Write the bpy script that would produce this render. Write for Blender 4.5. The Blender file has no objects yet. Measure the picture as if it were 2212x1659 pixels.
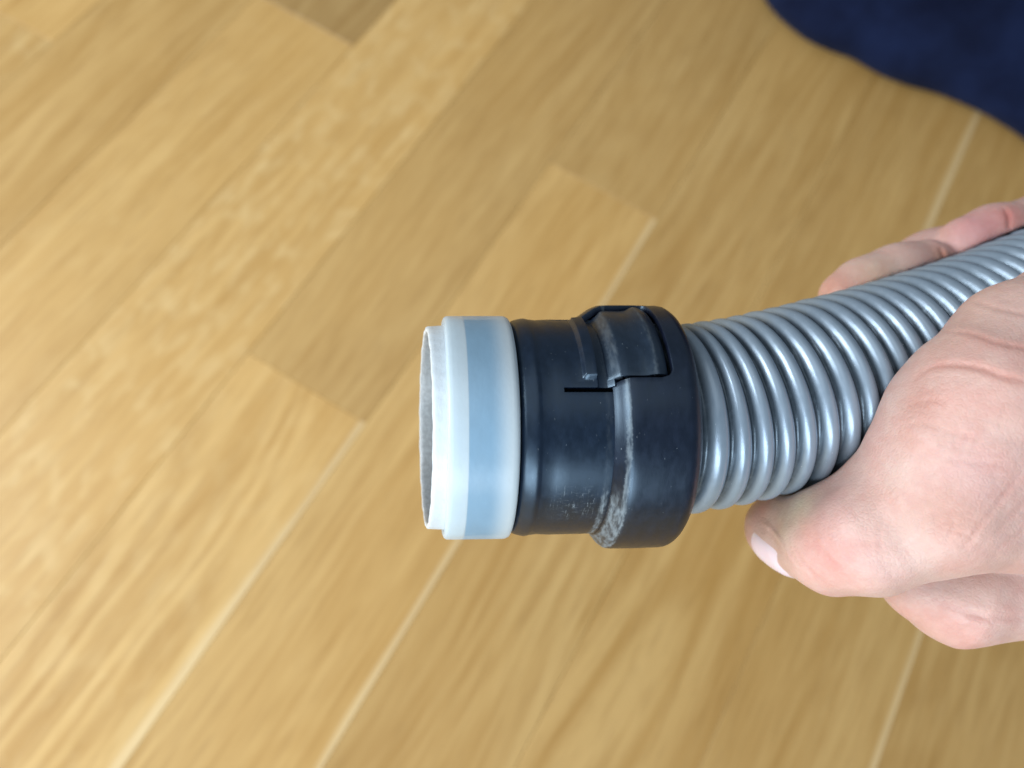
import bpy, bmesh, math, random
import numpy as np
from mathutils import Vector, Matrix

random.seed(7); np.random.seed(7)
scene = bpy.context.scene
COL = scene.collection

# ------------------------------------------------------------------ camera, light
# Survey frame: measured directions (x right, y down, z forward, mm) of the place seen from
# the photographer's position; S() turns them into world metres (floor at z = 0).
F = 1703.0                      # focal length in survey pixels (2212 wide)
CAM_H = 0.371
E1 = np.array([-0.86076283, -0.49662385, 0.11158895])
E2 = np.array([0.50047256, -0.78576817, 0.36344958])
E3 = np.array([-0.09281468, 0.3686911, 0.92490665])
RW = np.array([-E1, E2, -E3])   # survey -> world rotation

def S(p):
    p = np.asarray(p, float) * 0.001
    return p @ RW.T + np.array([0, 0, CAM_H])

def P(px, py, z):               # survey point at depth z (mm)
    return np.array([(px - 1106.0) / F * z, (py - 829.5) / F * z, z])

cam_d = bpy.data.cameras.new("camera")
cam = bpy.data.objects.new("camera", cam_d)
COL.objects.link(cam)
cx, cy, cz = RW[:, 0], -RW[:, 1], -RW[:, 2]
cam.matrix_world = Matrix(((cx[0], cy[0], cz[0], 0), (cx[1], cy[1], cz[1], 0), (cx[2], cy[2], cz[2], CAM_H), (0, 0, 0, 1)))
cam_d.sensor_width = 36.0
cam_d.lens = 36.0 * F / 2212.0
cam_d.clip_start = 0.01
cam_d.clip_end = 50
cam_d.dof.use_dof = True
cam_d.dof.focus_distance = 0.150
cam_d.dof.aperture_fstop = 10.5
scene.camera = cam

scene.view_settings.view_transform = 'Standard'
scene.view_settings.look = 'None'
scene.view_settings.gamma = 1
scene.view_settings.exposure = 0.0

world = bpy.data.worlds.new("World")
scene.world = world
world.use_nodes = True
bg = world.node_tree.nodes['Background']
bg.inputs[0].default_value = (0.72, 0.86, 1.0, 1)
bg.inputs[1].default_value = 0.235

def area_light(name, loc, target, sx, sy, power, color):
    ld = bpy.data.lights.new(name, 'AREA')
    ld.shape = 'RECTANGLE'; ld.size = sx; ld.size_y = sy
    ld.energy = power; ld.color = color
    o = bpy.data.objects.new(name, ld)
    COL.objects.link(o)
    o.location = loc
    o.rotation_euler = (Vector(target) - Vector(loc)).to_track_quat('-Z', 'Y').to_euler()
    return o

area_light("window_light", (0.34, -1.16, 0.63), (0.06, 0.05, 0.18), 1.2, 0.6, 23, (0.84, 0.93, 1.0))
area_light("side_fill_light", (-1.0, -0.4, 0.7), (-0.15, 0.0, 0.0), 0.6, 0.6, 16, (0.95, 0.98, 1.0))  # added fill without a known source, brightens the floor on the left
area_light("ceiling_bounce", (-0.5, 0.3, 2.2), (0, 0, 0), 2.0, 2.0, 9, (1.0, 0.97, 0.93))

# ------------------------------------------------------------------ helpers
def empty(name, loc, label=None, cat=None, kind=None, group=None):
    o = bpy.data.objects.new(name, None)
    COL.objects.link(o)
    o.location = loc
    o.empty_display_size = 0.01
    if label: o['label'] = label
    if cat: o['category'] = cat
    if kind: o['kind'] = kind
    if group: o['group'] = group
    return o

def mesh_obj(name, verts, faces, mat, parent=None, smooth=True, uvs=None, label=None):
    """verts in world metres; object origin at its parent's origin."""
    verts = np.asarray(verts, float)
    org = np.array(parent.matrix_world.translation if parent else (0, 0, 0), float)
    if parent is not None:
        org = np.array(parent.location, float)
    me = bpy.data.meshes.new(name)
    me.from_pydata((verts - org).tolist(), [], [tuple(int(i) for i in f) for f in faces])
    me.update()
    if smooth:
        me.polygons.foreach_set('use_smooth', [True] * len(me.polygons))
    if uvs is not None:
        lay = me.uv_layers.new(name='UVMap')
        li = np.empty(len(me.loops), dtype=np.int32)
        me.loops.foreach_get('vertex_index', li)
        lay.data.foreach_set('uv', np.asarray(uvs, np.float32)[li].ravel())
    me.materials.append(mat)
    o = bpy.data.objects.new(name, me)
    COL.objects.link(o)
    if parent: o.parent = parent
    if label: o['label'] = label
    return o

class NT:
    """small wrapper for building node trees"""
    def __init__(s, name):
        s.m = bpy.data.materials.new(name); s.m.use_nodes = True
        s.t = s.m.node_tree
        s.b = s.t.nodes['Principled BSDF']
        s.out = s.t.nodes['Material Output']
    def n(s, typ, **kw):
        nd = s.t.nodes.new(typ)
        for k, v in kw.items(): setattr(nd, k, v)
        return nd
    def link(s, a, b): s.t.links.new(a, b)
    def set(s, sock, v):
        if hasattr(v, 'is_output') or isinstance(v, bpy.types.NodeSocket): s.link(v, sock)
        else: sock.default_value = v
    def math(s, op, a, b=None, c=None, clamp=False):
        nd = s.n('ShaderNodeMath', operation=op, use_clamp=clamp)
        s.set(nd.inputs[0], a)
        if b is not None: s.set(nd.inputs[1], b)
        if c is not None: s.set(nd.inputs[2], c)
        return nd.outputs[0]
    def ramp(s, v, lo, hi, a=0.0, b=1.0):       # smooth map range
        nd = s.n('ShaderNodeMapRange', interpolation_type='SMOOTHSTEP')
        s.set(nd.inputs[0], v); s.set(nd.inputs[1], lo); s.set(nd.inputs[2], hi)
        s.set(nd.inputs[3], a); s.set(nd.inputs[4], b)
        return nd.outputs[0]
    def noise(s, vec, scale, detail=3, rough=0.5, dist=0.0):
        nd = s.n('ShaderNodeTexNoise')
        s.link(vec, nd.inputs['Vector'])
        nd.inputs['Scale'].default_value = scale
        nd.inputs['Detail'].default_value = detail
        nd.inputs['Roughness'].default_value = rough
        nd.inputs['Distortion'].default_value = dist
        return nd.outputs['Fac']
    def map(s, vec, scale=(1, 1, 1), rot=(0, 0, 0), loc=(0, 0, 0)):
        nd = s.n('ShaderNodeMapping')
        s.link(vec, nd.inputs['Vector'])
        s.set(nd.inputs['Location'], loc); nd.inputs['Rotation'].default_value = rot
        nd.inputs['Scale'].default_value = scale
        return nd.outputs[0]
    def mix(s, f, a, b, mode='MIX'):
        nd = s.n('ShaderNodeMix', data_type='RGBA', blend_type=mode)
        s.set(nd.inputs[0], f)
        for sock, v in ((nd.inputs[6], a), (nd.inputs[7], b)):
            if isinstance(v, tuple): sock.default_value = (*v, 1)
            else: s.link(v, sock)
        return nd.outputs[2]
    def bump(s, h, strength, dist, normal=None):
        nd = s.n('ShaderNodeBump')
        nd.inputs['Strength'].default_value = strength
        nd.inputs['Distance'].default_value = dist
        s.link(h, nd.inputs['Height'])
        if normal: s.link(normal, nd.inputs['Normal'])
        return nd.outputs[0]

# ------------------------------------------------------------------ materials
def mat_wood():
    t = NT('oak_wood')
    tc = t.n('ShaderNodeTexCoord').outputs['Object']
    oi = t.n('ShaderNodeObjectInfo')
    sep = t.n('ShaderNodeSeparateColor'); t.link(oi.outputs['Color'], sep.inputs[0])
    tone, fleck, band = sep.outputs[0], sep.outputs[1], sep.outputs[2]
    cath = oi.outputs['Alpha']
    off = t.n('ShaderNodeCombineXYZ')
    t.link(t.math('MULTIPLY', oi.outputs['Random'], 17.3), off.inputs[0])
    t.link(t.math('MULTIPLY', oi.outputs['Random'], 41.7), off.inputs[1])
    add = t.n('ShaderNodeVectorMath', operation='ADD')
    t.link(tc, add.inputs[0]); t.link(off.outputs[0], add.inputs[1])
    v = add.outputs[0]
    # a slow sideways drift bends the grain
    drift = t.noise(t.map(v, (4, 2.2, 1)), 1.0, 2)
    dv = t.n('ShaderNodeCombineXYZ'); t.link(t.math('MULTIPLY_ADD', drift, 0.05, -0.025), dv.inputs[0])
    add2 = t.n('ShaderNodeVectorMath', operation='ADD'); t.link(v, add2.inputs[0]); t.link(dv.outputs[0], add2.inputs[1])
    w = add2.outputs[0]
    fine = t.noise(t.map(w, (280, 15, 1)), 1.0, 4, 0.65)
    dash = t.ramp(t.noise(t.map(w, (330, 26, 1), loc=(3.1, 7.7, 0)), 1.0, 3, 0.55), 0.50, 0.66)
    mid = t.noise(t.map(w, (110, 4.0, 1)), 1.0, 4, 0.6)
    broad = t.noise(t.map(w, (22, 2.0, 1)), 1.0, 3, 0.5)
    field = t.noise(t.map(w, (14, 2.3, 1)), 1.0, 1.5, 0.4)
    rings = t.math('SINE', t.math('MULTIPLY', field, 120.0))
    rings = t.ramp(rings, -1.0, 1.0)
    fl = t.noise(t.map(v, (120, 55, 1), rot=(0, 0, 0.5)), 1.0, 2, 0.5, 0.6)
    fl = t.ramp(fl, 0.42, 0.75)
    pores = t.ramp(t.noise(t.map(w, (1500, 45, 1)), 1.0, 2, 0.5), 0.58, 0.72)
    val = t.math('MULTIPLY_ADD', mid, 0.50, t.math('MULTIPLY', fine, 0.47))
    val = t.math('MULTIPLY_ADD', broad, 0.35, val)
    val = t.math('ADD', val, t.math('MULTIPLY', t.math('MULTIPLY', t.math('SUBTRACT', rings, 0.5), cath), 0.22))
    val = t.ramp(val, 0.38, 0.92)
    c = t.mix(val, (0.395, 0.222, 0.059), (0.575, 0.377, 0.142))
    c = t.mix(t.math('MULTIPLY', fl, t.math('MULTIPLY', fleck, 0.38)), c, (0.68, 0.52, 0.26))
    c = t.mix(t.math('MULTIPLY', pores, 0.30), c, (0.22, 0.12, 0.04))
    c = t.mix(t.math('MULTIPLY', dash, 0.28), c, (0.31, 0.165, 0.038))
    blot = t.noise(t.map(v, (9, 5, 1)), 1.0, 2)
    c = t.mix(t.ramp(blot, 0.35, 0.75, 0.0, 0.30), c, (0.54, 0.31, 0.085))
    tn = t.n('ShaderNodeHueSaturation'); t.link(c, tn.inputs['Color'])
    t.link(t.math('MULTIPLY_ADD', tone, 0.55, 0.72), tn.inputs['Value'])
    c = tn.outputs[0]
    # pale strip along one long edge: sapwood, elsewhere a painted bevel glint
    sx = t.n('ShaderNodeSeparateXYZ'); t.link(tc, sx.inputs[0])
    wob = t.noise(t.map(v, (0, 7, 1)), 1.0, 2)
    edge = t.math('ADD', sx.outputs[0], t.math('MULTIPLY_ADD', wob, 0.006, -0.003))
    lo = t.math('SUBTRACT', 0.0345, t.math('MULTIPLY', band, 0.012))
    bm = t.ramp(edge, t.math('SUBTRACT', lo, 0.0016), t.math('ADD', lo, 0.0016))
    bm = t.math('MULTIPLY', bm, t.ramp(band, 0.02, 0.15))
    c = t.mix(t.math('MULTIPLY', bm, 0.5), c, (0.74, 0.59, 0.34))
    t.link(c, t.b.inputs['Base Color'])
    t.link(t.ramp(mid, 0.3, 0.7, 0.42, 0.52), t.b.inputs['Roughness'])
    t.b.inputs['Coat Weight'].default_value = 0.18
    t.b.inputs['Coat Roughness'].default_value = 0.35
    t.link(t.bump(fine, 0.25, 0.0004), t.b.inputs['Normal'])
    return t.m

def mat_simple(name, col, rough, metal=0.0, spec=0.5):
    t = NT(name)
    t.b.inputs['Base Color'].default_value = (*col, 1)
    t.b.inputs['Roughness'].default_value = rough
    t.b.inputs['Metallic'].default_value = metal
    t.b.inputs['Specular IOR Level'].default_value = spec
    return t

def uvv(t):
    uv = t.n('ShaderNodeUVMap'); uv.uv_map = 'UVMap'
    sp = t.n('ShaderNodeSeparateXYZ'); t.link(uv.outputs[0], sp.inputs[0])
    return uv.outputs[0], sp.outputs[0], sp.outputs[1]

def box(t, v, lo, hi, s):
    return t.math('MULTIPLY', t.ramp(v, lo - s, lo + s), t.ramp(v, hi - s, hi + s, 1.0, 0.0))

def mat_black(name, scuff=(), specks=0.5, base=(0.003, 0.007, 0.018), chalk=()):
    """scuff: (x_mm, arc_mm, half_x, half_arc) clusters of scratches; chalk: (x0, x1, softness, amount)"""
    t = NT(name)
    uv, u, x = uvv(t)
    rubbed = t.noise(t.map(uv, (0.35, 0.6, 1)), 1.0, 4, 0.6)
    c = t.mix(t.ramp(rubbed, 0.35, 0.75), base, tuple(b * 1.5 for b in base))
    t.b.inputs['Specular IOR Level'].default_value = 0.8
    t.b.inputs['Specular Tint'].default_value = (0.55, 0.78, 1.0, 1)
    # slanted nicks
    nk = t.noise(t.map(uv, (1.0, 3.8, 1), rot=(0, 0, 0.7)), 1.25, 1.0, 0.4)
    gate = t.noise(t.map(uv, (0.22, 0.22, 1), loc=(3, 8, 0)), 1.0, 2)
    nick = t.math('MULTIPLY', t.ramp(nk, 0.76, 0.80), t.ramp(gate, 0.42, 0.55, 0.1, 1.0))
    mask = t.math('MULTIPLY', nick, specks)
    for (sx_, su_, hx, hu) in scuff:
        m = t.math('MULTIPLY', box(t, x, sx_ - hx, sx_ + hx, hx * 0.55), box(t, u, su_ - hu, su_ + hu, hu * 0.5))
        s1 = t.ramp(t.noise(t.map(uv, (0.28, 3.2, 1), rot=(0, 0, 0.08)), 1.0, 3, 0.7), 0.56, 0.66)
        s2 = t.ramp(t.noise(t.map(uv, (2.6, 0.5, 1), rot=(0, 0, 0.35)), 1.0, 3, 0.7), 0.56, 0.66)
        brk = t.ramp(t.noise(t.map(uv, (0.8, 0.9, 1)), 1.0, 3, 0.7), 0.40, 0.62)
        s = t.math('MULTIPLY', t.math('MAXIMUM', s1, t.math('MULTIPLY', s2, 0.4)), brk)
        mask = t.math('MAXIMUM', mask, t.math('MULTIPLY', m, t.math('MULTIPLY', s, 0.75)))
    for (x0, x1, sf, amt, u0, u1, floor_) in chalk:
        wob = t.math('MULTIPLY_ADD', t.noise(t.map(uv, (0.9, 0.5, 1)), 1.0, 5, 0.75), 1.6 * sf + 0.5, -0.5 * (1.6 * sf + 0.5))
        xx = t.math('ADD', x, wob)
        m = box(t, xx, x0, x1, sf * 0.5)
        gr = t.ramp(t.noise(t.map(uv, (0.4, 1.7, 1), rot=(0, 0, 0.3)), 1.0, 3.5, 0.6), 0.34, 0.66, 0.15, 1.0)
        arc = t.ramp(u, u0, u1, 1.0, floor_)
        mask = t.math('MAXIMUM', mask, t.math('MULTIPLY', t.math('MULTIPLY', m, gr), t.math('MULTIPLY', arc, amt)))
    c = t.mix(mask, c, (0.30, 0.36, 0.40))
    t.link(c, t.b.inputs['Base Color'])
    r = t.ramp(rubbed, 0.3, 0.7, 0.31, 0.39)
    t.link(t.math('MULTIPLY_ADD', mask, 0.3, r), t.b.inputs['Roughness'])
    h = t.math('MULTIPLY_ADD', mask, 0.6, t.math('MULTIPLY', t.noise(t.map(uv, (3, 3, 1)), 1.0, 4, 0.6), 0.35))
    t.link(t.bump(h, 0.16, 0.00010), t.b.inputs['Normal'])
    return t.m

def mat_hose():
    t = NT('silver_grey_plastic')
    uv, u, x = uvv(t)
    n1 = t.noise(t.map(uv, (0.5, 0.5, 1)), 1.0, 4, 0.6)
    c = t.mix(n1, (0.235, 0.31, 0.39), (0.28, 0.35, 0.43))
    ga = t.n('ShaderNodeAttribute'); ga.attribute_name = 'groove'     # shade between the ribs, painted into the colour
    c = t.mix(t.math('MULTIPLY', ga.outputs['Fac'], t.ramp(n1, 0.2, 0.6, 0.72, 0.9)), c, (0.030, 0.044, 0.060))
    nk = t.ramp(t.noise(t.map(uv, (1.4, 3.4, 1), rot=(0, 0, 0.9)), 1.2, 1, 0.4), 0.77, 0.82)
    c = t.mix(t.math('MULTIPLY', nk, 0.6), c, (0.6, 0.66, 0.72))
    t.link(c, t.b.inputs['Base Color'])
    t.b.inputs['Metallic'].default_value = 0.35
    t.b.inputs['Specular Tint'].default_value = (0.75, 0.9, 1.0, 1)
    t.link(t.ramp(n1, 0.3, 0.7, 0.28, 0.38), t.b.inputs['Roughness'])
    t.link(t.bump(n1, 0.1, 0.0002), t.b.inputs['Normal'])
    return t.m

def mat_milky(name, col, clear, rim=None):
    """cloudy plastic: part of the light passes straight on, the rest is scattered white"""
    t = NT(name)
    uv, u, x = uvv(t)
    cl = t.noise(t.map(uv, (0.25, 0.4, 1)), 1.0, 3)
    t.b.inputs['Base Color'].default_value = (*col, 1)
    t.b.inputs['Roughness'].default_value = 0.32
    if rim:                     # thick moulded edges scatter whiter than the thin middle
        thick_ = t.math('MAXIMUM', t.ramp(x, rim[0], rim[1]), t.ramp(x, -10.6, -10.2, 1.0, 0.0))
        t.link(t.mix(thick_, col, (0.74, 0.87, 0.95)), t.b.inputs['Base Color'])
    tr = t.n('ShaderNodeBsdfTransparent'); tr.inputs[0].default_value = (1.0, 0.97, 0.90, 1)
    tl = t.n('ShaderNodeBsdfTranslucent'); tl.inputs[0].default_value = (*col, 1)
    m0 = t.n('ShaderNodeMixShader'); m0.inputs[0].default_value = 0.22
    t.link(t.b.outputs[0], m0.inputs[1]); t.link(tl.outputs[0], m0.inputs[2])
    m1 = t.n('ShaderNodeMixShader')
    f = t.math('MULTIPLY_ADD', cl, 0.1, clear - 0.05)
    if rim:                     # wall gets thicker, so cloudier, towards this edge
        f = t.math('MULTIPLY', f, t.ramp(x, rim[0], rim[1], 1.0, 0.45))
    t.link(f, m1.inputs[0])
    t.link(m0.outputs[0], m1.inputs[1]); t.link(tr.outputs[0], m1.inputs[2])
    t.link(m1.outputs[0], t.out.inputs[0])
    h = t.noise(t.map(uv, (1.2, 1.2, 1)), 1.0, 3)
    t.link(t.bump(h, 0.15, 0.0002), t.b.inputs['Normal'])
    return t.m

def mat_inner():
    t = NT('rough_cut_white_plastic')
    uv, u, x = uvv(t)
    n1 = t.noise(t.map(uv, (0.8, 1.2, 1)), 1.0, 5, 0.7)
    grime = t.ramp(n1, 0.52, 0.66)
    geo = t.n('ShaderNodeNewGeometry')
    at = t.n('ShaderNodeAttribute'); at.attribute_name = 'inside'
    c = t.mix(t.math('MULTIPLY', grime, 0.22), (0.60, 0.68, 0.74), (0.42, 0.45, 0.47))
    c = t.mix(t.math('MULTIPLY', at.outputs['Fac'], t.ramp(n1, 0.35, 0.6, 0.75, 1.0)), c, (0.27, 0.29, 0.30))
    t.link(c, t.b.inputs['Base Color'])
    t.b.inputs['Roughness'].default_value = 0.4
    t.link(t.bump(n1, 0.35, 0.0003), t.b.inputs['Normal'])
    return t.m

def mat_skin():
    t = NT('skin')
    tc = t.n('ShaderNodeTexCoord').outputs['Object']
    at = t.n('ShaderNodeAttribute'); at.attribute_name = 'tint'
    n1 = t.noise(t.map(tc, (110, 110, 110)), 1.0, 4, 0.6)
    n2 = t.noise(t.map(tc, (420, 420, 420)), 1.0, 3, 0.6)
    c = t.mix(t.ramp(n1, 0.35, 0.68), (0.57, 0.392, 0.342), (0.56, 0.345, 0.30))
    c = t.mix(t.ramp(n2, 0.4, 0.7, 0, 0.25), c, (0.68, 0.51, 0.46))
    c = t.mix(1.0, c, at.outputs['Color'], 'MULTIPLY')
    t.link(c, t.b.inputs['Base Color'])
    t.b.inputs['Roughness'].default_value = 0.48
    t.b.inputs['Specular IOR Level'].default_value = 0.4
    t.b.inputs['Subsurface Weight'].default_value = 0.25
    t.b.inputs['Subsurface Radius'].default_value = (1.0, 0.35, 0.2)
    t.b.inputs['Subsurface Scale'].default_value = 0.0022
    # skin texture: fine stretched lines plus pores
    l1 = t.noise(t.map(tc, (900, 260, 900), rot=(0.3, 0.2, 0.9)), 1.0, 3, 0.6, 0.4)
    l2 = t.noise(t.map(tc, (300, 1000, 500), rot=(0.2, 0.5, -0.5)), 1.0, 3, 0.6, 0.4)
    vr = t.n('ShaderNodeTexVoronoi', feature='DISTANCE_TO_EDGE'); vr.inputs['Scale'].default_value = 1000
    t.link(tc, vr.inputs['Vector'])
    vv = t.ramp(vr.outputs['Distance'], 0.0, 0.25)
    h = t.math('MULTIPLY_ADD', l1, 0.8, t.math('MULTIPLY', l2, 0.6))
    h = t.math('MULTIPLY_ADD', vv, 0.22, h)
    t.link(t.bump(h, 0.36, 0.00032), t.b.inputs['Normal'])
    return t.m

def mat_nail():
    t = mat_simple('fingernail', (0.82, 0.68, 0.76), 0.3)
    t.b.inputs['Subsurface Weight'].default_value = 0.15
    t.b.inputs['Subsurface Scale'].default_value = 0.001
    return t.m

def mat_denim():
    t = NT('navy_cloth')
    tc = t.n('ShaderNodeTexCoord').outputs['Object']
    n1 = t.noise(t.map(tc, (18, 18, 18)), 1.0, 4, 0.6)
    c = t.mix(t.ramp(n1, 0.35, 0.7), (0.003, 0.006, 0.023), (0.0075, 0.015, 0.052))
    wv = t.noise(t.map(tc, (900, 900, 900)), 1.0, 2)
    t.link(c, t.b.inputs['Base Color'])
    t.b.inputs['Roughness'].default_value = 0.95
    t.b.inputs['Specular IOR Level'].default_value = 0.1
    t.b.inputs['Sheen Weight'].default_value = 0.05
    t.link(t.bump(wv, 0.4, 0.0005), t.b.inputs['Normal'])
    return t.m

# ------------------------------------------------------------------ the floor
M_wood = mat_wood()
M_sub = mat_simple('groove_filler', (0.26, 0.15, 0.05), 0.8).m
floor = empty('floor', (0, 0, 0), kind='structure')
floor['label'] = 'oak strip parquet floor'
subverts = [(-1.3, -1.3, -0.004), (1.5, -1.3, -0.004), (1.5, 1.6, -0.004), (-1.3, 1.6, -0.004)]
mesh_obj('subfloor', subverts, [(0, 1, 2, 3)], M_sub, floor, smooth=False)

STRIP = 0.07
X0 = -CAM_H * 0.82260912

def floor_xy(px, py):
    v = S(P(px, py, 1000.0)) - np.array([0, 0, CAM_H])
    k = -CAM_H / v[2]
    return v[0] * k, v[1] * k

def plank(xc, y0, y1, col):
    g = 0.00007; w = STRIP / 2 - g; l = (y1 - y0) / 2 - g; b = 0.00028; h = random.uniform(-0.00006, 0.00006)
    dz = -0.004
    V = [(-w, -l, dz), (w, -l, dz), (w, l, dz), (-w, l, dz),
         (-w, -l, -b), (w, -l, -b), (w, l, -b), (-w, l, -b),
         (-w + b, -l + b, 0), (w - b, -l + b, 0), (w - b, l - b, 0), (-w + b, l - b, 0)]
    Fc = [(3, 2, 1, 0), (8, 9, 10, 11)]
    for a in range(4):
        c = (a + 1) % 4
        Fc += [(a, c, c + 4, a + 4), (a + 4, c + 4, c + 8, a + 8)]
    me = bpy.data.meshes.new('plank'); me.from_pydata(V, [], Fc); me.materials.append(M_wood)
    o = bpy.data.objects.new('plank', me); COL.objects.link(o)
    o.location = (xc, (y0 + y1) / 2, h); o.parent = floor; o.color = col
    return o

j_a = np.mean([floor_xy(580, 0)[1], floor_xy(760, 97)[1]])       # strip 0
j_b = np.mean([floor_xy(545, 775)[1], floor_xy(790, 905)[1]])    # strip 2
j_c = np.mean([floor_xy(1190, 360)[1], floor_xy(1415, 465)[1]])  # strip 3
print('joints', j_a, j_b, j_c, [floor_xy(*p)[1] for p in ((580, 0), (760, 97), (545, 775), (790, 905), (1190, 360), (1415, 465))])
# strip -> (known joint, {piece below the joint: colour, piece above: colour})   colour = tone, fleck, pale edge (sapwood and painted glint), cathedral figure
known = {
    -1: (0.52, (0.42, 0.0, 0.0, 0.2), (0.4, 0, 0, .2)),
    0: (j_a, (0.62, 0.25, 0.0, 0.1), (0.05, 0.1, 0.0, 0.6)),
    1: (-0.33, (0.6, 0.4, 0, .3), (0.70, 1.0, 0.0, 0.15)),
    2: (j_b, (0.72, 0.45, 0.27, 0.9), (0.44, 0.0, 0.0, 0.15)),
    3: (j_c, (0.64, 0.0, 0.19, 0.2), (0.36, 0.1, 0.0, 0.2)),
    4: (-0.36, (0.4, 0, 0, 1), (0.40, 0.0, 0.0, 0.45)),
    5: (floor_xy(1760, 1000)[1], (0.42, 0.0, 0.0, 0.9), (0.4, 0, 0.22, 0.1)),
    6: (-0.62, (0.4, 0, 0.2, 0.3), (0.34, 0.0, 0.14, 0.2)),
    7: (0.35, (0.30, 0.0, 0.0, 0.3), (0.1, 0, 0.0, 0.2)),
}
for k in range(-12, 17):
    xc = X0 + STRIP * (k + 0.5)
    rnd = random.Random(k * 91 + 5)
    if k in known: y, cb, ca = known[k]
    else:
        y = rnd.uniform(-0.2, 0.2)
        cb = (rnd.uniform(0.2, 0.7), rnd.choice([0, 0, 0.8]), 0, rnd.choice([0, 0.5])); ca = (rnd.uniform(0.2, 0.7), 0, 0, rnd.choice([0, 0.5]))
    up, dn = y, y
    L = 0.50 if k in known else rnd.uniform(0.3, 0.45)
    if k in (1, 4): L = 0.85
    if k == 6: L = 1.3
    plank(xc, y, y + L, ca); up = y + L
    L2 = 0.62 if k in (3, 5, 7) else 0.5
    plank(xc, y - L2, y, cb); dn = y - L2
    while up < 1.4:
        L = rnd.uniform(0.28, 0.46); plank(xc, up, up + L, (rnd.uniform(0.2, 0.65), rnd.choice([0, 0, 0.6]), 0, rnd.random() * 0.6)); up += L
    while dn > -1.1:
        L = rnd.uniform(0.28, 0.46); plank(xc, dn - L, dn, (rnd.uniform(0.2, 0.65), rnd.choice([0, 0, 0.6]), 0, rnd.random() * 0.6)); dn -= L

# ------------------------------------------------------------------ vacuum hose
TH = math.radians(7.4)
AX = np.array([math.cos(TH), 0, math.sin(TH)])
NR = np.array([math.sin(TH), 0, -math.cos(TH)])     # towards the viewer
UPV = np.array([0, -1.0, 0])
C0 = np.array([0, 92.0 * 162.0 / F, 162.0 + 1.3 * math.tan(TH)])

def CP(x, r, th):     # connector point: axial mm (survey x), radius, angle in degrees
    a = np.radians(th)
    return C0 + AX * (x / math.cos(TH)) + r * (math.cos(a) * NR + math.sin(a) * UPV)

hose = empty('vacuum_hose', tuple(S(CP(0, 0, 0))),
             'silver grey corrugated vacuum cleaner hose with black connector and milky white end ring', 'vacuum hose')

def revolve(name, prof, mat, parent, n=160, t0=0, t1=360, thick=None, bevel=0.0, rf=None, hole=None, attr=None, xf=None, ths=None):
    """prof: list of (x, r). rf(x, r, th) -> (x, r) lets the surface vary. hole(i_mid_x, th_mid) -> True drops a face."""
    full = (t1 - t0) >= 359.99
    if ths is None:
        ths = [t0 + (t1 - t0) * i / n for i in range(n if full else n + 1)]
    nt = len(ths); m = len(prof)
    V = []; UV = []
    for th in ths:
        for (x, r) in prof:
            x2, r2 = rf(x, r, th) if rf else (x, r)
            V.append(S(CP(x2, r2, th)))
            tt = (th + 180) % 360 - 180
            UV.append((tt * math.pi / 180 * 22.0, x2))
    Fc = []
    for i in range(nt if full else nt - 1):
        i2 = (i + 1) % nt
        tm = ths[i] + ((ths[i2] - ths[i]) % 360) / 2
        for j in range(m - 1):
            if hole and hole((prof[j][0] + prof[j + 1][0]) / 2, (tm + 180) % 360 - 180, j): continue
            Fc.append((i * m + j, i2 * m + j, i2 * m + j + 1, i * m + j + 1))
    o = mesh_obj(name, V, Fc, mat, parent, uvs=UV)
    me = o.data
    bm = bmesh.new(); bm.from_mesh(me); bmesh.ops.delete(bm, geom=[v for v in bm.verts if not v.link_faces], context='VERTS')
    bm.normal_update()
    # make normals point outwards from the axis
    axw = S(C0) - np.array(parent.location); axd = S(C0 + AX) - S(C0)
    tot = 0
    for f in list(bm.faces)[::7]:
        c = np.array(f.calc_center_median()) - axw; rad = c - axd * (c @ axd) / (axd @ axd)
        tot += float(np.dot(rad, f.normal)) * f.calc_area()
    if tot < 0: bmesh.ops.reverse_faces(bm, faces=bm.faces)
    bm.to_mesh(me); bm.free()
    if thick:
        md = o.modifiers.new('wall', 'SOLIDIFY'); md.thickness = thick * 0.001; md.offset = -1; md.use_quality_normals = True
    if bevel:
        md = o.modifiers.new('edge', 'BEVEL'); md.width = bevel * 0.001; md.segments = 2; md.limit_method = 'ANGLE'; md.angle_limit = math.radians(38)
        md.harden_normals = False
    return o

def angles(marks, step=2.6):
    """closed list of angles that contains every mark"""
    marks = sorted(set(round(m % 360, 4) for m in marks)); out = []
    for i, a in enumerate(marks):
        b = marks[(i + 1) % len(marks)]; d = (b - a) % 360 or 360
        k = max(1, math.ceil(d / step))
        out += [a + d * q / k for q in range(k)]
    return out

def lerp_prof(pts, step=0.9):
    out = []
    for (a, b) in zip(pts[:-1], pts[1:]):
        k = max(1, math.ceil(math.hypot(b[0] - a[0], b[1] - a[1]) / step))
        out += [(a[0] + (b[0] - a[0]) * q / k, a[1] + (b[1] - a[1]) * q / k) for q in range(k)]
    return out + [pts[-1]]

def arcpts(cx_, cr, rad, a0, a1, n=6):
    return [(cx_ + rad * math.cos(math.radians(a0 + (a1 - a0) * i / n)), cr + rad * math.sin(math.radians(a0 + (a1 - a0) * i / n))) for i in range(n + 1)]

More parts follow.
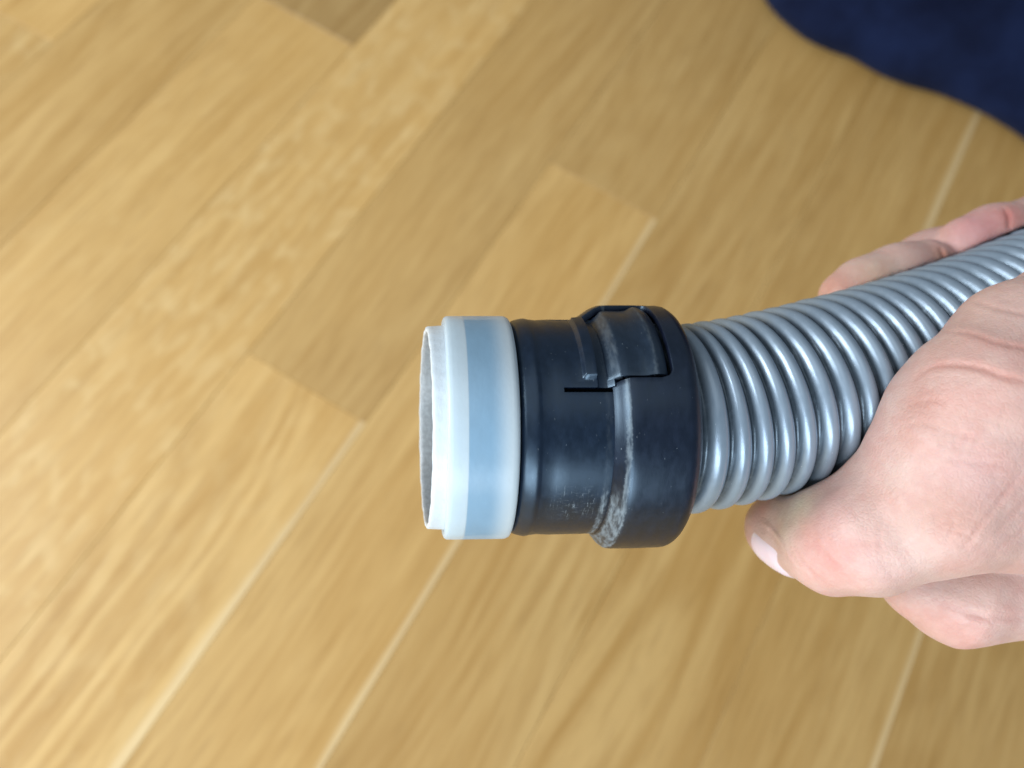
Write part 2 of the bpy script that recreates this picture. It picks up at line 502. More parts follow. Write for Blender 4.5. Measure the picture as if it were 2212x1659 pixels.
# angle window of the snap tab and its slots
TA, TB = 21.8, 79.0
M_body = mat_black('black_plastic_body', scuff=[(9.2, -14.6, 3.6, 3.6)], specks=0.55, chalk=[(14.3, 15.2, 0.7, 0.6, -15, -9, 0.08)])
M_collar = mat_black('black_plastic_collar', specks=0.7, base=(0.004, 0.006, 0.015), chalk=[(17.4, 18.2, 0.3, 0.42, -12, 12, 0.7), (16.0, 18.3, 0.5, 0.55, -15, -9, 0.0)])
M_tab = mat_black('black_plastic_tab', specks=0.9, base=(0.008, 0.014, 0.026), chalk=[(15.6, 17.0, 0.6, 0.13, 40, 50, 1.0), (23.2, 23.8, 0.7, 0.14, 40, 50, 1.0)])

# neck tube with a rolled lip; two slots free the snap tongue, which carries a raised step
def tab_r(x, th):
    d = min(th - TA, TB - th) * math.pi / 180 * 22
    xs = [6.8, 10.4, 11.0, 12.9, 13.3, 14.9, 15.6, 16.4, 17.0, 17.6, 21.2, 22.0, 23.0, 23.6, 24.3, 25.6]
    rs = [21.95, 21.95, 22.95, 23.15, 21.75, 21.7, 22.3, 23.3, 23.95, 24.1, 24.1, 24.25, 24.75, 24.95, 24.85, 24.35]
    r = float(np.interp(x, xs, rs))
    if 10.4 < x < 13.3:                  # the raised step stops short of the tongue's edge
        r = 21.95 + (r - 21.95) * max(0.0, min(1.0, (d - 1.5) / 0.6))
    return r
tab_x = [6.8, 8.0, 9.2, 10.4, 10.7, 11.0, 11.6, 12.3, 12.9, 13.1, 13.3, 14.0, 14.9, 15.25, 15.6, 16.0, 16.4, 16.7, 17.0, 17.3, 17.6, 18.5, 19.4, 20.3, 21.2, 21.6, 22.0, 22.5, 23.0, 23.3, 23.6, 23.9, 24.3, 24.9, 25.6]
neck_prof = [(-1.0, 20.5), (-0.9, 21.1), (-0.5, 21.55), (0.1, 21.8), (0.9, 22.02), (1.5, 22.14), (1.9, 22.17), (2.3, 22.12), (2.6, 22.02), (2.9, 21.97), (3.3, 21.95), (4.2, 21.85), (5.5, 21.92)] + [(x, 22.0) for x in tab_x if x <= 16.0]
SL = 2.5
def neck_hole(x, th, j): return x > 6.8 and (TA - SL < th < TA or TB < th < TB + SL)
def neck_rf(x, r, th):
    t_ = (th + 180) % 360 - 180
    if x > 6.8 and TA - 0.01 <= t_ <= TB + 0.01: return x, tab_r(x, t_)
    return x, r
neck_marks = [TA - SL, TA, TB, TB + SL, -90, 180] + [TA + d for d in (1.3, 2.6, 3.9, 4.7, 5.5, 6.5)] + [TB - d for d in (1.3, 2.6, 3.9, 4.7, 5.5, 6.5)]
neck = revolve('neck', neck_prof, M_body, hose, ths=angles(neck_marks), thick=1.5, bevel=0.16, hole=neck_hole, n=0, t0=0, t1=360, rf=neck_rf)

# liner inside the neck: what shows dark through the slots and the cloudy ring
revolve('spigot', lerp_prof([(-10.35, 21.85), (-1.6, 21.85), (-1.5, 20.3), (0.6, 20.3)], 3) + lerp_prof([(0.7, 18.6), (30.0, 18.6)], 3), mat_simple('dark_plastic_inside', (0.006, 0.008, 0.013), 0.6).m, hose, n=96, thick=1.2)

# collar with chamfer towards the neck, rounded shoulder towards the hose, window over the tab
XW = 26.4; RHO = 2.2
col_prof = [(15.7, 22.05), (16.2, 22.5), (16.9, 23.5), (17.6, 24.4), (18.3, 24.95), (18.8, 25.05)] + lerp_prof([(19.6, 25.1), (XW - RHO, 25.15)], 0.9) + \
           lerp_prof([(XW - RHO + 0.5, 25.15), (28.2, 25.1)], 0.8) + arcpts(28.9, 22.1, 3.0, 88, 8, 7) + [(32.0, 21.6), (31.8, 20.9), (31.7, 20.4), (31.5, 18.5), (31.4, 16.5)]
jw = min(range(len(col_prof)), key=lambda q: abs(col_prof[q][0] - (XW - RHO)) + (0 if col_prof[q][1] > 24 else 99))
CA, CB = TA + 1.6, TB + 1.0
RD = math.degrees(RHO / 25.0)
def window_x(th):
    th = (th + 180) % 360 - 180
    if th < CA or th > CB: return XW - RHO
    d = min(th - CA, CB - th)
    if d >= RD: return XW
    q = 1 - d / RD
    return XW - RHO + RHO * math.sqrt(max(0, 1 - q * q))
def collar_rf(x, r, th):
    t_ = (th + 180) % 360 - 180
    if x < 19.4 and t_ >= CB - 0.01:     # the far side of the latch housing starts nearer the mouth
        x = x - 3.4 * max(0.0, min(1.0, (116 - t_) / 16)) * (19.4 - x) / 3.7
    if x < XW - RHO - 1e-6: return x, r
    xw = window_x(th); k = 30.0
    if x >= k: return x, r
    return xw + (x - (XW - RHO)) * (k - xw) / (k - (XW - RHO)), r
def collar_hole(x, th, j): return j < jw and CA < th < CB
marks = [CA, CB, 100, 108, 116, -90, 180] + [CA + RD * q / 6 for q in range(1, 7)] + [CB - RD * q / 6 for q in range(1, 7)]
revolve('collar', col_prof, M_collar, hose, ths=angles(marks), thick=1.3, bevel=0.22, rf=collar_rf, hole=collar_hole, n=0, t0=0, t1=360)

# thumb plate of the snap tab: ramp up from the tongue, flat, then a cross ridge
ths2 = [TA + 3.4 + (TB - TA - 5.4) * i / 24 for i in range(25)]
revolve('latch_tab', [(x, 22) for x in tab_x if x >= 14.9], M_tab, hose, ths=ths2, t0=0, t1=90, n=0, thick=1.9, bevel=0.2, rf=lambda x, r, th: (x, tab_r(x, 50) + 0.03))

# cloudy ring and the rough inner tube
M_ring = mat_milky('cloudy_plastic_ring', (0.44, 0.73, 1.0), 0.38, rim=(-6.8, -2.2))
ring_prof = [(-13.6, 20.7), (-14.15, 21.2), (-14.2, 21.7), (-14.0, 22.15), (-13.6, 22.45)] + lerp_prof([(-13.0, 22.5), (-2.6, 22.62)], 1.2) + [(-2.0, 22.55), (-1.5, 22.3), (-1.3, 21.9), (-1.3, 20.6)]
revolve('end_ring', ring_prof, M_ring, hose, n=160)
M_in = mat_inner()
inner_prof = [(-10.4, 21.9), (-12.0, 21.92), (-13.5, 21.9), (-13.7, 20.6)] + lerp_prof([(-14.2, 20.5), (-17.3, 20.35)], 0.8) + [(-17.55, 20.1), (-17.6, 19.6), (-17.35, 19.2)] + lerp_prof([(-16.8, 19.1), (-4, 19.0)], 1.5)
def inner_rf(x, r, th):
    j = 0.07 * math.sin(th * 0.41) * math.sin(th * 0.13 + 1) if x < -16.9 else 0
    x += 0.9 * math.cos(math.radians(th)) * max(0, min(1, (-15.5 - x) / 1.5))
    return x + j, r + 0.04 * math.sin(th * 0.31) + 0.03 * math.sin(th * 0.77 + x)
inner = revolve('inner_tube', inner_prof, M_in, hose, n=180, rf=inner_rf)
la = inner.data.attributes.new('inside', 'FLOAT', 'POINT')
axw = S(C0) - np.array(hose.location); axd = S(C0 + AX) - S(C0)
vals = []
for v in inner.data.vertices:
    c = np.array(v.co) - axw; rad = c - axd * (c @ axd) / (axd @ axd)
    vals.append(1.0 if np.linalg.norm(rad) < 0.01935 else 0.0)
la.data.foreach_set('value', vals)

# corrugated tube along a bent centre line
HR = 19.85
ctrl = np.array([P(1385, 906, 164.3), P(1440, 905.5, 165.2), P(1500, 901, 166.6), P(1586, 886, 168.6), P(1700, 859, 171.2), P(1831, 822, 175), P(1945, 787, 178.3), P(2059, 748, 182),
                 P(2168, 705, 186.4), P(2278, 655, 191), P(2390, 600, 196), P(2520, 530, 203), P(2700, 425, 213), P(2950, 270, 228), P(3200, 100, 245)])
def spline(ctrl, n):
    C = np.vstack([2 * ctrl[0] - ctrl[1], ctrl, 2 * ctrl[-1] - ctrl[-2]]); out = []
    for i in range(1, len(C) - 2):
        p0, p1, p2, p3 = C[i - 1:i + 3]
        for t in np.linspace(0, 1, n, endpoint=False):
            out.append(0.5 * ((2 * p1) + (-p0 + p2) * t + (2 * p0 - 5 * p1 + 4 * p2 - p3) * t * t + (-p0 + 3 * p1 - 3 * p2 + p3) * t ** 3))
    out.append(C[-2]); return np.array(out)
path = spline(ctrl, 24)
for _ in range(60): path[1:-1] = 0.25 * path[:-2] + 0.5 * path[1:-1] + 0.25 * path[2:]
seg = np.r_[0, np.cumsum(np.linalg.norm(np.diff(path, axis=0), axis=1))]
PITCH = 4.6; PER = 18; NA = 112
ns = int(seg[-1] / PITCH * PER)
sv = np.arange(ns) * PITCH / PER
cp = np.stack([np.interp(sv, seg, path[:, k]) for k in range(3)], 1)
tg = np.gradient(cp, axis=0); tg /= np.linalg.norm(tg, axis=1)[:, None]
up = np.array([0, -1.0, 0]); fr = []
for t_ in tg:
    up = up - (up @ t_) * t_; up /= np.linalg.norm(up); fr.append(up)
fr = np.array(fr); sd = np.cross(fr, tg)
ang = np.linspace(0, 2 * math.pi, NA, endpoint=False)
ph = (sv[:, None] / PITCH + ang[None, :] / (2 * math.pi)) % 1.0
q = np.abs(ph - 0.5) * 2                               # 0 on the ridge, 1 in the groove
QR = 0.66                                              # share of the pitch taken by the rounded ridge
prof_h = 1 - np.clip(q / 0.84, 0, 1) ** 2.6
qe = 1 - (QR / 0.84) ** 2.6
fall = np.clip((q - QR) / 0.24, 0, 1)
prof_h = np.where(q < QR, prof_h, qe * (1 - fall * fall * (3 - 2 * fall)))
rr = HR - 1.9 * (1 - prof_h)
rr += 0.05 * np.sin(sv[:, None] * 0.9 + 2 * np.sin(ang)[None, :])
V = cp[:, None, :] + rr[..., None] * (np.cos(ang)[None, :, None] * fr[:, None, :] + np.sin(ang)[None, :, None] * sd[:, None, :])
V = S(V.reshape(-1, 3))
idx = np.arange(ns * NA).reshape(ns, NA)
a = idx[:-1]; b = idx[1:]
Fc = np.stack([a, np.roll(a, -1, 1), np.roll(b, -1, 1), b], -1).reshape(-1, 4)
UV = np.stack([np.repeat((ang * HR)[None, :], ns, 0), np.repeat(sv[:, None], NA, 1)], -1).reshape(-1, 2)
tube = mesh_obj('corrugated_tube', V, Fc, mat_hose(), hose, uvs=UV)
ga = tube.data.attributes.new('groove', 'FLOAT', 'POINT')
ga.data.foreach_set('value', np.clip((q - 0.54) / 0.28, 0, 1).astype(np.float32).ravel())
bm = bmesh.new(); bm.from_mesh(tube.data); bmesh.ops.recalc_face_normals(bm, faces=bm.faces); bm.to_mesh(tube.data); bm.free()

# ------------------------------------------------------------------ the person: hand and trouser leg
def seg_dist(p, a, b, ra, rb):
    ab = b - a; t = np.clip(((p - a) @ ab) / (ab @ ab), 0, 1)
    return np.linalg.norm(p - a - t[:, None] * ab, axis=1) - (ra + t * (rb - ra))
def smin(a, b, k):
    h = np.clip(0.5 + 0.5 * (b - a) / k, 0, 1)
    return b + (a - b) * h - k * h * (1 - h)

def chain(*pts): return [(P(x, y, z), r) for (x, y, z, r) in pts]
THUMB = chain((1683, 1142, 177, 7.5), (1722, 1152, 173, 8.6), (1800, 1176, 160, 9.5), (1880, 1160, 153, 10.6), (2035, 1085, 149, 13.2), (2210, 1050, 152, 16.0), (2420, 1050, 164, 20))
WEB = chain((2035, 1000, 152, 11.5), (2135, 862, 147, 13.6), (2215, 765, 151, 13.6), (2330, 720, 160, 15), (2480, 800, 172, 18))
PAD = chain((1725, 1125, 176, 8.5), (1800, 1110, 165, 9.5), (1900, 1070, 160, 10.5))
WEB2 = chain((1960, 1050, 155, 9.5), (2060, 950, 149, 13), (2230, 920, 151, 15), (2420, 930, 165, 20))
LOBE = chain((1985, 1248, 166, 8.2), (2068, 1262, 166, 12.0), (2200, 1240, 166, 12.2), (2350, 1220, 172, 15), (2480, 1150, 180, 18))
PALM = chain((2330, 1150, 188, 16), (2420, 1000, 186, 20), (2560, 960, 186, 22))
PALM2 = chain((2420, 1050, 175, 20), (2620, 980, 190, 23), (2850, 960, 204, 22))
ARM = chain((2850, 960, 204, 23), (3250, 960, 230, 27), (3900, 980, 270, 33))
INDEX = chain((2120, 1240, 186, 9.5), (2180, 900, 214, 9.5), (2265, 560, 206, 8.8), (2215, 505, 199, 8.4))
INDEX2 = chain((2215, 505, 199, 8.3), (2150, 520, 198, 8.6), (2095, 537, 197, 8.3))
INDEX3 = chain((2000, 578, 194.5, 6.9), (1940, 598, 193, 7.6), (1868, 624, 191, 7.2), (1828, 642, 190, 6.4))
MIDDLE = chain((2300, 1180, 196, 10), (2340, 860, 224, 10), (2395, 510, 214, 9), (2290, 468, 209, 8.6), (2160, 520, 207, 8.3), (2010, 568, 204, 8.0), (1905, 615, 200, 7.5), (1845, 645, 197, 6.5))
RING = chain((2450, 1120, 200, 10), (2500, 820, 232, 10), (2560, 470, 224, 9), (2480, 425, 217, 8.6), (2370, 470, 214, 8), (2280, 520, 212, 7))
LITTLE = chain((2600, 1060, 206, 9), (2650, 760, 236, 9), (2700, 430, 230, 8), (2630, 395, 225, 7.6), (2560, 430, 222, 7))
hose_pts = path[::6]

def hand_sdf(p):
    def ch(c, k=2.5):
        d = None
        for (a, ra), (b, rb) in zip(c[:-1], c[1:]):
            e = seg_dist(p, a, b, ra, rb)
            d = e if d is None else smin(d, e, k)
        return d
    d = ch(THUMB, 3.0)
    d = smin(d, ch(PAD, 3), 3.0)
    d = smin(d, ch(WEB, 4), 6.0)
    d = smin(d, ch(WEB2, 4), 7.0)
    low = smin(ch(LOBE, 4), ch(PALM, 5), 8.0)
    low = smin(low, ch(PALM2, 6), 10.0)
    d = smin(d, low, 1.6)
    d = smin(d, ch(ARM, 6), 12.0)
    f = smin(ch(INDEX, 3), ch(INDEX2, 3), 1.5)
    f = smin(f, ch(INDEX3, 3), 1.9)
    d = smin(d, f, 3.0)
    for c in (MIDDLE, RING, LITTLE):
        e = ch(c, 3.0)
        d = smin(d, e, 1.0)
    # the hose presses into the skin
    hd = np.full(len(p), 1e9)
    for a, b in zip(hose_pts[:-1], hose_pts[1:]):
        hd = np.minimum(hd, seg_dist(p, a, b, HR + 0.12, HR + 0.12))
    k = 1.2
    h = np.clip(0.5 - 0.5 * (d + hd) / k, 0, 1)
    return d + (-hd - d) * h + k * h * (1 - h)

def axis_samples(lo, fine0, fine1, hi, f, c):
    return np.concatenate([np.arange(lo, fine0, c), np.arange(fine0, fine1, f), np.arange(fine1, hi, c)])
gx = axis_samples(38, 38, 134, 460, 0.5, 2.2)
gy = axis_samples(-62, -46, 62, 100, 0.5, 2.2)
gz = axis_samples(130, 130, 214, 312, 0.5, 2.2)
nx, ny, nz = len(gx), len(gy), len(gz)
D = np.empty((nx, ny, nz), np.float32)
BS = 10
blocks = [(i, j, k) for i in range(0, nx, BS) for j in range(0, ny, BS) for k in range(0, nz, BS)]
cen = np.array([[(gx[i] + gx[min(i + BS, nx) - 1]) / 2, (gy[j] + gy[min(j + BS, ny) - 1]) / 2, (gz[k] + gz[min(k + BS, nz) - 1]) / 2] for i, j, k in blocks])
hal = np.array([math.dist((gx[i], gy[j], gz[k]), (gx[min(i + BS, nx) - 1], gy[min(j + BS, ny) - 1], gz[min(k + BS, nz) - 1])) / 2 for i, j, k in blocks])
dc = hand_sdf(cen)
act = []
for (i, j, k), d_, h_ in zip(blocks, dc, hal):
    if abs(d_) > h_ * 1.25 + 3.5: D[i:i + BS, j:j + BS, k:k + BS] = d_
    else: act.append((i, j, k))
for s0 in range(0, len(act), 150):
    part = act[s0:s0 + 150]; pts = []; shp = []
    for i, j, k in part:
        X, Y, Z = np.meshgrid(gx[i:i + BS], gy[j:j + BS], gz[k:k + BS], indexing='ij')
        pts.append(np.stack([X, Y, Z], -1).reshape(-1, 3)); shp.append(X.shape)
    dd = hand_sdf(np.concatenate(pts)); o_ = 0
    for (i, j, k), s_ in zip(part, shp):
        n_ = s_[0] * s_[1] * s_[2]; D[i:i + s_[0], j:j + s_[1], k:k + s_[2]] = dd[o_:o_ + n_].reshape(s_); o_ += n_
D[0] = D[-1] = 5; D[:, 0] = D[:, -1] = 5; D[:, :, 0] = D[:, :, -1] = 5

def surface_nets(D, gx, gy, gz):
    ins = D < 0
    c = ins[:-1, :-1, :-1].astype(np.int8)
    tot = np.zeros(c.shape, np.int8)
    for dx in (0, 1):
        for dy in (0, 1):
            for dz in (0, 1):
                tot += ins[dx:dx + c.shape[0], dy:dy + c.shape[1], dz:dz + c.shape[2]]
    cells = np.argwhere((tot > 0) & (tot < 8))
    idmap = np.full(c.shape, -1, np.int32); idmap[tuple(cells.T)] = np.arange(len(cells))
    acc = np.zeros((len(cells), 3)); cnt = np.zeros(len(cells))
    G = (gx, gy, gz)
    corners = [(dx, dy, dz) for dx in (0, 1) for dy in (0, 1) for dz in (0, 1)]
    for a in range(8):
        for b in range(a + 1, 8):
            ca, cb = corners[a], corners[b]
            if sum(abs(m - n) for m, n in zip(ca, cb)) != 1: continue
            A = cells + ca; B = cells + cb
            da = D[tuple(A.T)]; db = D[tuple(B.T)]
            m = (da < 0) != (db < 0)
            t = np.where(m, da / np.where(m, da - db, 1), 0)
            pa = np.stack([G[q][A[:, q]] for q in range(3)], 1); pb = np.stack([G[q][B[:, q]] for q in range(3)], 1)
            acc += np.where(m[:, None], pa + t[:, None] * (pb - pa), 0); cnt += m
    verts = acc / cnt[:, None]
    faces = []
    for axn in range(3):
        sl0 = [slice(None)] * 3; sl1 = [slice(None)] * 3
        sl0[axn] = slice(0, -1); sl1[axn] = slice(1, None)
        s0, s1 = ins[tuple(sl0)], ins[tuple(sl1)]
        e = np.argwhere(s0 != s1)
        u, v = (axn + 1) % 3, (axn + 2) % 3
        ok = (e[:, u] > 0) & (e[:, v] > 0) & (e[:, u] < D.shape[u] - 1) & (e[:, v] < D.shape[v] - 1)
        e = e[ok]
        flip = s0[tuple(e.T)]
        def cid(du, dv):
            q = e.copy(); q[:, u] += du; q[:, v] += dv; return idmap[tuple(q.T)]
        f = np.stack([cid(-1, -1), cid(0, -1), cid(0, 0), cid(-1, 0)], 1)
        f[~flip] = f[~flip][:, ::-1]
        faces.append(f)
    return verts, np.concatenate(faces)
HV, HF = surface_nets(D, gx, gy, gz)
# keep only the largest connected piece is unnecessary: the shape is one body
# smooth out voxel steps: two Newton steps onto the true surface
def grad(p, e=0.25):
    g = np.stack([hand_sdf(p + np.eye(3)[k] * e) - hand_sdf(p - np.eye(3)[k] * e) for k in range(3)], 1)
    return g / np.maximum(np.linalg.norm(g, axis=1), 1e-6)[:, None]
fine = (HV[:, 0] < 138) & (HV[:, 2] < 214)
idf = np.where(fine)[0]
NG = np.zeros_like(HV); NG[:, 2] = -1
g_ = grad(HV[idf]); HV[idf] -= np.clip(hand_sdf(HV[idf]), -0.3, 0.3)[:, None] * g_
NG[idf] = g_

def cast(px, py, z0=128.0):
    """nearest skin point along the line of sight (used to lay out creases and blotches on the skin)"""
    px = np.atleast_1d(np.array(px, float)); py = np.atleast_1d(np.array(py, float))
    z = np.full(len(px), z0)
    for _ in range(90):
        p = np.stack([(px - 1106) / F * z, (py - 829.5) / F * z, z], 1)
        z = z + np.clip(hand_sdf(p), -1, 6) * 0.8
    return np.stack([(px - 1106) / F * z, (py - 829.5) / F * z, z], 1)

def dense(pl, step=6):
    pl = np.array(pl, float); out = []
    # quadratic smoothing by Catmull-Rom
    C = np.vstack([2 * pl[0] - pl[1], pl, 2 * pl[-1] - pl[-2]])
    for i in range(1, len(C) - 2):
        p0, p1, p2, p3 = C[i - 1:i + 3]; k = max(2, int(np.linalg.norm(p2 - p1) / step))
        for t in np.linspace(0, 1, k, endpoint=False):
            out.append(0.5 * ((2 * p1) + (-p0 + p2) * t + (2 * p0 - 5 * p1 + 4 * p2 - p3) * t * t + (-p0 + 3 * p1 - 3 * p2 + p3) * t ** 3))
    out.append(C[-2]); return np.array(out)

# creases: (points, depth mm, half width mm, ridge mm, redness)
creases = [
    ([(2000, 722), (2045, 716), (2095, 720), (2150, 738), (2212, 752), (2260, 760)], 0.16, 0.8, 0.05, 0.45),
    ([(1972, 822), (2008, 795), (2065, 787), (2120, 795), (2165, 812), (2212, 822), (2260, 830)], 0.24, 0.9, 0.06, 0.6),
    ([(1953, 880), (1985, 868), (2030, 866), (2060, 872)], 0.10, 1.0, 0.0, 0.3),
    ([(2040, 640), (2100, 650), (2160, 668), (2230, 680)], 0.12, 0.8, 0.08, 0.15),
    ([(1940, 920), (2000, 915), (2080, 940), (2160, 945), (2220, 955)], 0.08, 0.8, 0.03, 0.1),
    ([(1965, 975), (2030, 985), (2110, 1000), (2200, 1000)], 0.10, 0.7, 0.06, 0.1),
    ([(2075, 1195), (2100, 1160), (2120, 1130), (2150, 1095), (2185, 1050), (2215, 1010)], 0.15, 0.6, 0.05, 0.25),
    ([(2110, 1190), (2150, 1150), (2190, 1110), (2230, 1065)], 0.08, 0.6, 0.04, 0.15),
    ([(2150, 1190), (2175, 1172), (2240, 1125)], 0.06, 0.6, 0.03, 0.1),
    ([(2040, 1180), (2055, 1150), (2065, 1125)], 0.14, 0.6, 0.05, 0.15),
    ([(1985, 1170), (1990, 1135), (2005, 1105)], 0.10, 0.6, 0.05, 0.1),
    ([(2030, 1300), (2080, 1320), (2140, 1332), (2212, 1334), (2260, 1334)], 0.22, 1.3, 0.05, 0.15),
    ([(2050, 1340), (2100, 1330), (2150, 1345)], 0.15, 0.9, 0.1, 0.1),
    ([(1714, 1160), (1722, 1190), (1737, 1215), (1760, 1240), (1790, 1262)], 0.14, 0.5, 0.10, 0.25),
    ([(1756, 1154), (1775, 1185), (1800, 1215), (1835, 1232)], 0.10, 0.6, 0.10, 0.1),
    ([(1790, 1165), (1800, 1190), (1815, 1205)], 0.07, 0.6, 0.06, 0.05),
    ([(1905, 1120), (1900, 1160), (1908, 1200)], 0.06, 0.6, 0.04, 0.05),
    ([(1642, 1126), (1668, 1144), (1688, 1170), (1704, 1198), (1722, 1226)], -0.30, 0.9, 0.0, 0.05),
    ([(2030, 530), (2037, 552), (2034, 575)], 0.35, 0.8, 0.1, 0.4),
    ([(2168, 446), (2180, 470), (2180, 500)], 0.4, 0.9, 0.05, 0.5),
]
rng = np.random.RandomState(3)
for i in range(26):      # fine cross-hatched folds on the thumb's base
    x0 = rng.uniform(1990, 2190); y0 = rng.uniform(905, 1180)
    a_ = rng.choice([-0.95, 0.25]) + rng.normal() * 0.18; L_ = rng.uniform(28, 75)
    creases.append(([(x0, y0), (x0 + L_ * .5 * math.cos(a_) + rng.normal() * 3, y0 + L_ * .5 * math.sin(a_) + rng.normal() * 3), (x0 + L_ * math.cos(a_), y0 + L_ * math.sin(a_))], rng.uniform(0.04, 0.09), 0.45, 0.04, 0.05))
TINT = np.ones((len(HV), 3))
sub = HV[idf]
off = np.zeros(len(sub)); red = np.zeros(len(sub))
for pl, dep, w_, ridge, rd in creases:
    dn = dense(pl); pp = cast(dn[:, 0], dn[:, 1])
    ok = np.abs(hand_sdf(pp)) < 0.5; pp = pp[ok]
    if len(pp) < 2: continue
    lo = pp.min(0) - 4 * w_; hi = pp.max(0) + 4 * w_
    near = np.where(np.all((sub > lo) & (sub < hi), axis=1))[0]
    if not len(near): continue
    q3 = sub[near]
    dmin = np.full(len(q3), 1e9); tpar = np.zeros(len(q3))
    for i in range(len(pp) - 1):
        ab = pp[i + 1] - pp[i]
        if ab @ ab < 1e-9 or np.linalg.norm(ab) > 6: continue
        t = np.clip(((q3 - pp[i]) @ ab) / (ab @ ab), 0, 1)
        dd = np.linalg.norm(q3 - pp[i] - t[:, None] * ab, axis=1)
        m = dd < dmin; dmin[m] = dd[m]; tpar[m] = (i + t[m]) / (len(pp) - 1)
    taper = np.clip(np.minimum(tpar, 1 - tpar) * 4, 0, 1) ** 0.7
    off[near] += taper * (-dep * np.exp(-(dmin / (w_ * 0.6)) ** 2) + ridge * np.exp(-((dmin - 1.5 * w_) / w_) ** 2))
    red[near] = np.maximum(red[near], taper * rd * np.exp(-(dmin / (w_ * 1.3)) ** 2))
# low, slow unevenness of flesh
off += 0.10 * np.sin(sub[:, 0] * 0.55 + 1.3 * np.sin(sub[:, 1] * 0.31)) * np.sin(sub[:, 1] * 0.47 + sub[:, 2] * 0.3)
HV[idf] += off[:, None] * NG[idf]
# skin colour, thumb tip lightened against the hose's shade: (px, py, radius mm, colour, strength)
tint_s = np.ones((len(sub), 3))
tint_s = tint_s * (1 - red[:, None] * (1 - np.array([0.92, 0.66, 0.62])))
blots = [(1998, 885, 4.5, (0.80, 0.66, 0.60), 0.6), (1965, 955, 3.0, (0.9, 0.72, 0.68), 0.5), (2070, 1130, 4.0, (0.82, 0.66, 0.60), 0.55), (2030, 1095, 5.0, (0.90, 0.74, 0.68), 0.5),
         (1915, 1080, 2.6, (0.92, 0.80, 0.74), 0.4), (1790, 1200, 7.5, (1.02, 0.76, 0.82), 0.6), (1740, 1150, 3.5, (0.98, 0.74, 0.72), 0.6), (1712, 1112, 5.5, (1.22, 1.40, 1.25), 0.9),
         (1738, 1090, 3.5, (1.1, 1.22, 1.06), 0.6), (1670, 1120, 7.0, (1.28, 1.34, 1.34), 0.85), (1645, 1100, 2.8, (1.0, 0.68, 0.68), 0.6), (2060, 1375, 7, (1.0, 0.74, 0.76), 0.5), (2080, 760, 5, (0.95, 0.80, 0.78), 0.35), (2170, 860, 7, (1.0, 0.80, 0.78), 0.35),
         (2100, 1020, 6, (1.02, 0.92, 1.0), 0.5), (1980, 1340, 5, (0.98, 0.82, 0.78), 0.4), (2160, 1180, 7, (1.0, 0.78, 0.76), 0.4),
         (1800, 625, 5.5, (0.92, 0.66, 0.56), 0.8), (1905, 585, 6.0, (1.05, 1.12, 1.02), 0.8), (1960, 600, 4.0, (1.0, 0.78, 0.74), 0.6), (2035, 555, 3.2, (0.85, 0.66, 0.45), 0.6),
         (2110, 490, 8.5, (1.02, 0.72, 0.84), 0.8), (2190, 465, 5, (0.95, 0.62, 0.62), 0.7), (1880, 620, 4.0, (0.98, 0.86, 0.62), 0.6)]
for (bx, by, br, bc, bs) in blots:
    c = cast([bx], [by])[0]
    if abs(hand_sdf(c[None])[0]) > 1: continue
    w_ = bs * np.exp(-(np.linalg.norm(sub - c, axis=1) / br) ** 2)
    tint_s = tint_s * (1 - w_[:, None]) + tint_s * np.array(bc) * w_[:, None]
TINT[idf] = tint_s

person = empty('person', tuple(S(P(2420, 1000, 180))),
               'person in navy trousers whose bare hand grips the grey corrugated hose', 'person')
M_skin = mat_skin()
hand = mesh_obj('hand', S(HV), HF[:, ::-1], M_skin, person)
ca = hand.data.color_attributes.new('tint', 'FLOAT_COLOR', 'POINT')
ca.data.foreach_set('color', np.c_[TINT, np.ones(len(TINT))].astype(np.float32).ravel())
bm = bmesh.new(); bm.from_mesh(hand.data); bmesh.ops.recalc_face_normals(bm, faces=bm.faces); bm.to_mesh(hand.data); bm.free()
print('hand verts', len(HV))

# thumbnail: a thin curved plate lying on the thumb's outer side
tip, kn = P(1678, 1138, 178), P(1745, 1172, 170)
ta = tip - kn; ta /= np.linalg.norm(ta)
nn = np.array([-0.45, 0.72, -0.52]); nn -= (nn @ ta) * ta; nn /= np.linalg.norm(nn)
bb = np.cross(ta, nn)
NU, NV = 22, 22
G = []; W_ = []
for i in range(NU):
    u = i / (NU - 1); 
    for j in range(NV):
        v = j / (NV - 1) * 2 - 1
        endr = 1 - 0.16 * v * v if True else 1
        L_ = -6.5 + 11.6 * u * (1 - 0.16 * v * v * u)
        a_ = v * math.radians(50) * (1 - 0.10 * (1 - u))
        dr = math.cos(a_) * nn + math.sin(a_) * bb
        base = kn + ta * (L_ + 4.5)
        G.append((base + dr * 22, -dr)); e = min(u, 1 - u, (1 - abs(v)) / 1.0)
        W_.append(min(1, e * 5) ** 0.7)
st = np.array([g[0] for g in G]); dr = np.array([g[1] for g in G]); tt = np.zeros(len(G))
for _ in range(60):
    tt += np.clip(hand_sdf(st + dr * tt[:, None]), -1, 5) * 0.85
tt = np.clip(tt, 0, 21)
NP = st + dr * (tt + 0.12 - 0.34 * np.array(W_))[:, None]
NF = [(i * NV + j, (i + 1) * NV + j, (i + 1) * NV + j + 1, i * NV + j + 1) for i in range(NU - 1) for j in range(NV - 1)]
nail = mesh_obj('thumbnail', S(NP), NF, mat_nail(), hand if False else person)
nail.parent = hand; nail.matrix_parent_inverse = Matrix.Identity(4)
bm = bmesh.new(); bm.from_mesh(nail.data); bmesh.ops.recalc_face_normals(bm, faces=bm.faces)
if sum(f.normal.dot(Vector(RW @ nn)) for f in bm.faces) < 0: bmesh.ops.reverse_faces(bm, faces=bm.faces)
bm.to_mesh(nail.data); bm.free()

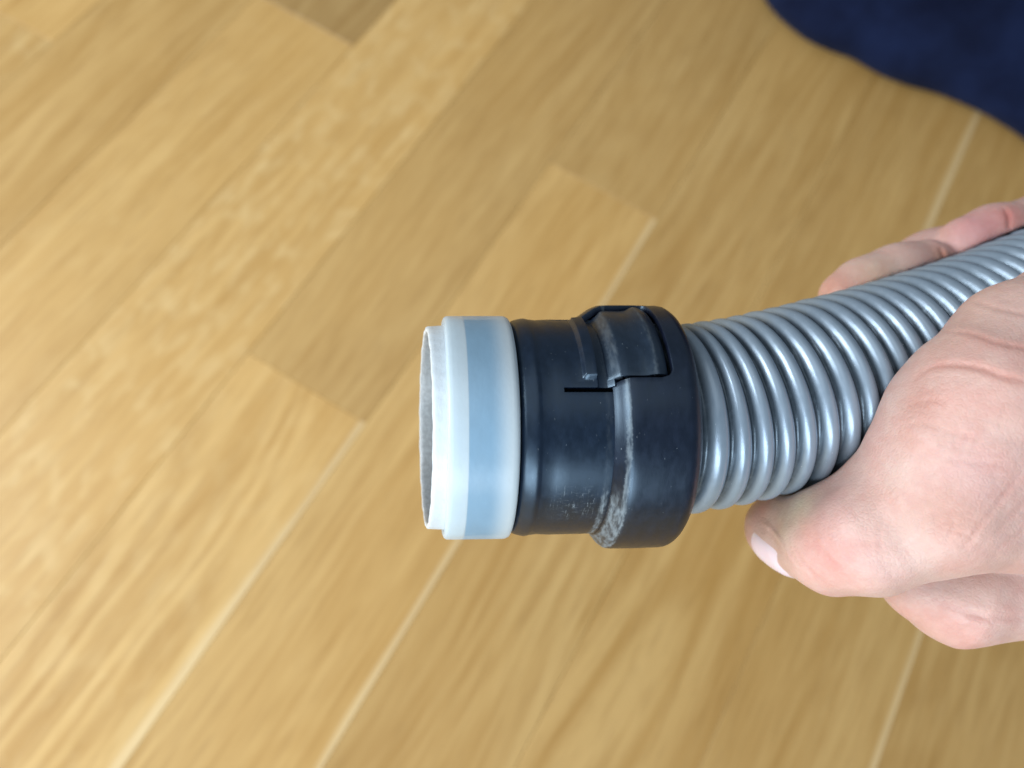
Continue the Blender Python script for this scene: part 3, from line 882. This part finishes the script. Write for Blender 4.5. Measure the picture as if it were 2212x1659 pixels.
# trouser leg lying at the top right: a thick folded roll of cloth, raised and extended out of view to shade the floor
edge_px = [(1560, -180), (1610, -90), (1652, 0), (1690, 45), (1740, 84), (1790, 108), (1840, 126), (1900, 160), (1960, 184), (2040, 206), (2110, 236), (2165, 268), (2212, 300), (2300, 380), (2420, 500), (2600, 640), (2850, 780), (3120, 1000), (3300, 1350), (3350, 1800)]
dn = dense(edge_px, 14)
H0 = 0.004
pts = []
for (ex, ey) in dn:
    v = S(P(ex, ey, 1000.0)) - np.array([0, 0, CAM_H]); k = (H0 - CAM_H) / v[2]
    pts.append((v[0] * k, v[1] * k))
pts = np.array(pts)
tgv = np.gradient(pts, axis=0); tgv /= np.linalg.norm(tgv, axis=1)[:, None]
for _ in range(30): tgv[1:-1] = (tgv[:-2] + 2 * tgv[1:-1] + tgv[2:]) / 4
tgv /= np.linalg.norm(tgv, axis=1)[:, None]
nrm = np.stack([-tgv[:, 1], tgv[:, 0]], 1)          # into the cloth
if (nrm[len(nrm) // 2] @ np.array([0.3, 1.0])) < 0: nrm = -nrm
sect = [(0.003, 0.0012), (0.0, 0.004), (-0.0015, 0.010), (-0.001, 0.018), (0.001, 0.030), (0.005, 0.045), (0.010, 0.060), (0.020, 0.078), (0.036, 0.096), (0.060, 0.118), (0.09, 0.145), (0.12, 0.18), (0.16, 0.215), (0.21, 0.235), (0.26, 0.23), (0.30, 0.20), (0.32, 0.14), (0.32, 0.05), (0.30, 0.0012)]
from mathutils import noise as mn
TV = []
for i, (p_, n_) in enumerate(zip(pts, nrm)):
    for j, (o_, h_) in enumerate(sect):
        x_, y_ = p_ + n_ * o_
        amp = 0.0 if j in (0, len(sect) - 1) else (0.25 if j < 6 else 1.0)
        f1 = mn.noise(Vector((x_ * 14, y_ * 9, h_ * 10))) * 0.011 + mn.noise(Vector((x_ * 34 + y_ * 20, y_ * 22, h_ * 20))) * 0.006
        TV.append((x_ + n_[0] * amp * f1 * 0.5, y_ + n_[1] * amp * f1 * 0.5, h_ + amp * f1))
ns_ = len(sect)
TF = [(i * ns_ + j, (i + 1) * ns_ + j, (i + 1) * ns_ + j + 1, i * ns_ + j + 1) for i in range(len(pts) - 1) for j in range(ns_ - 1)]
TF += [tuple(range(ns_)), tuple((len(pts) - 1) * ns_ + j for j in range(ns_))]
leg = mesh_obj('trouser_leg', np.array(TV), TF, mat_denim(), person)
bm = bmesh.new(); bm.from_mesh(leg.data); bmesh.ops.recalc_face_normals(bm, faces=bm.faces); bm.to_mesh(leg.data); bm.free()
md = leg.modifiers.new('soft', 'SUBSURF'); md.levels = 2; md.render_levels = 2
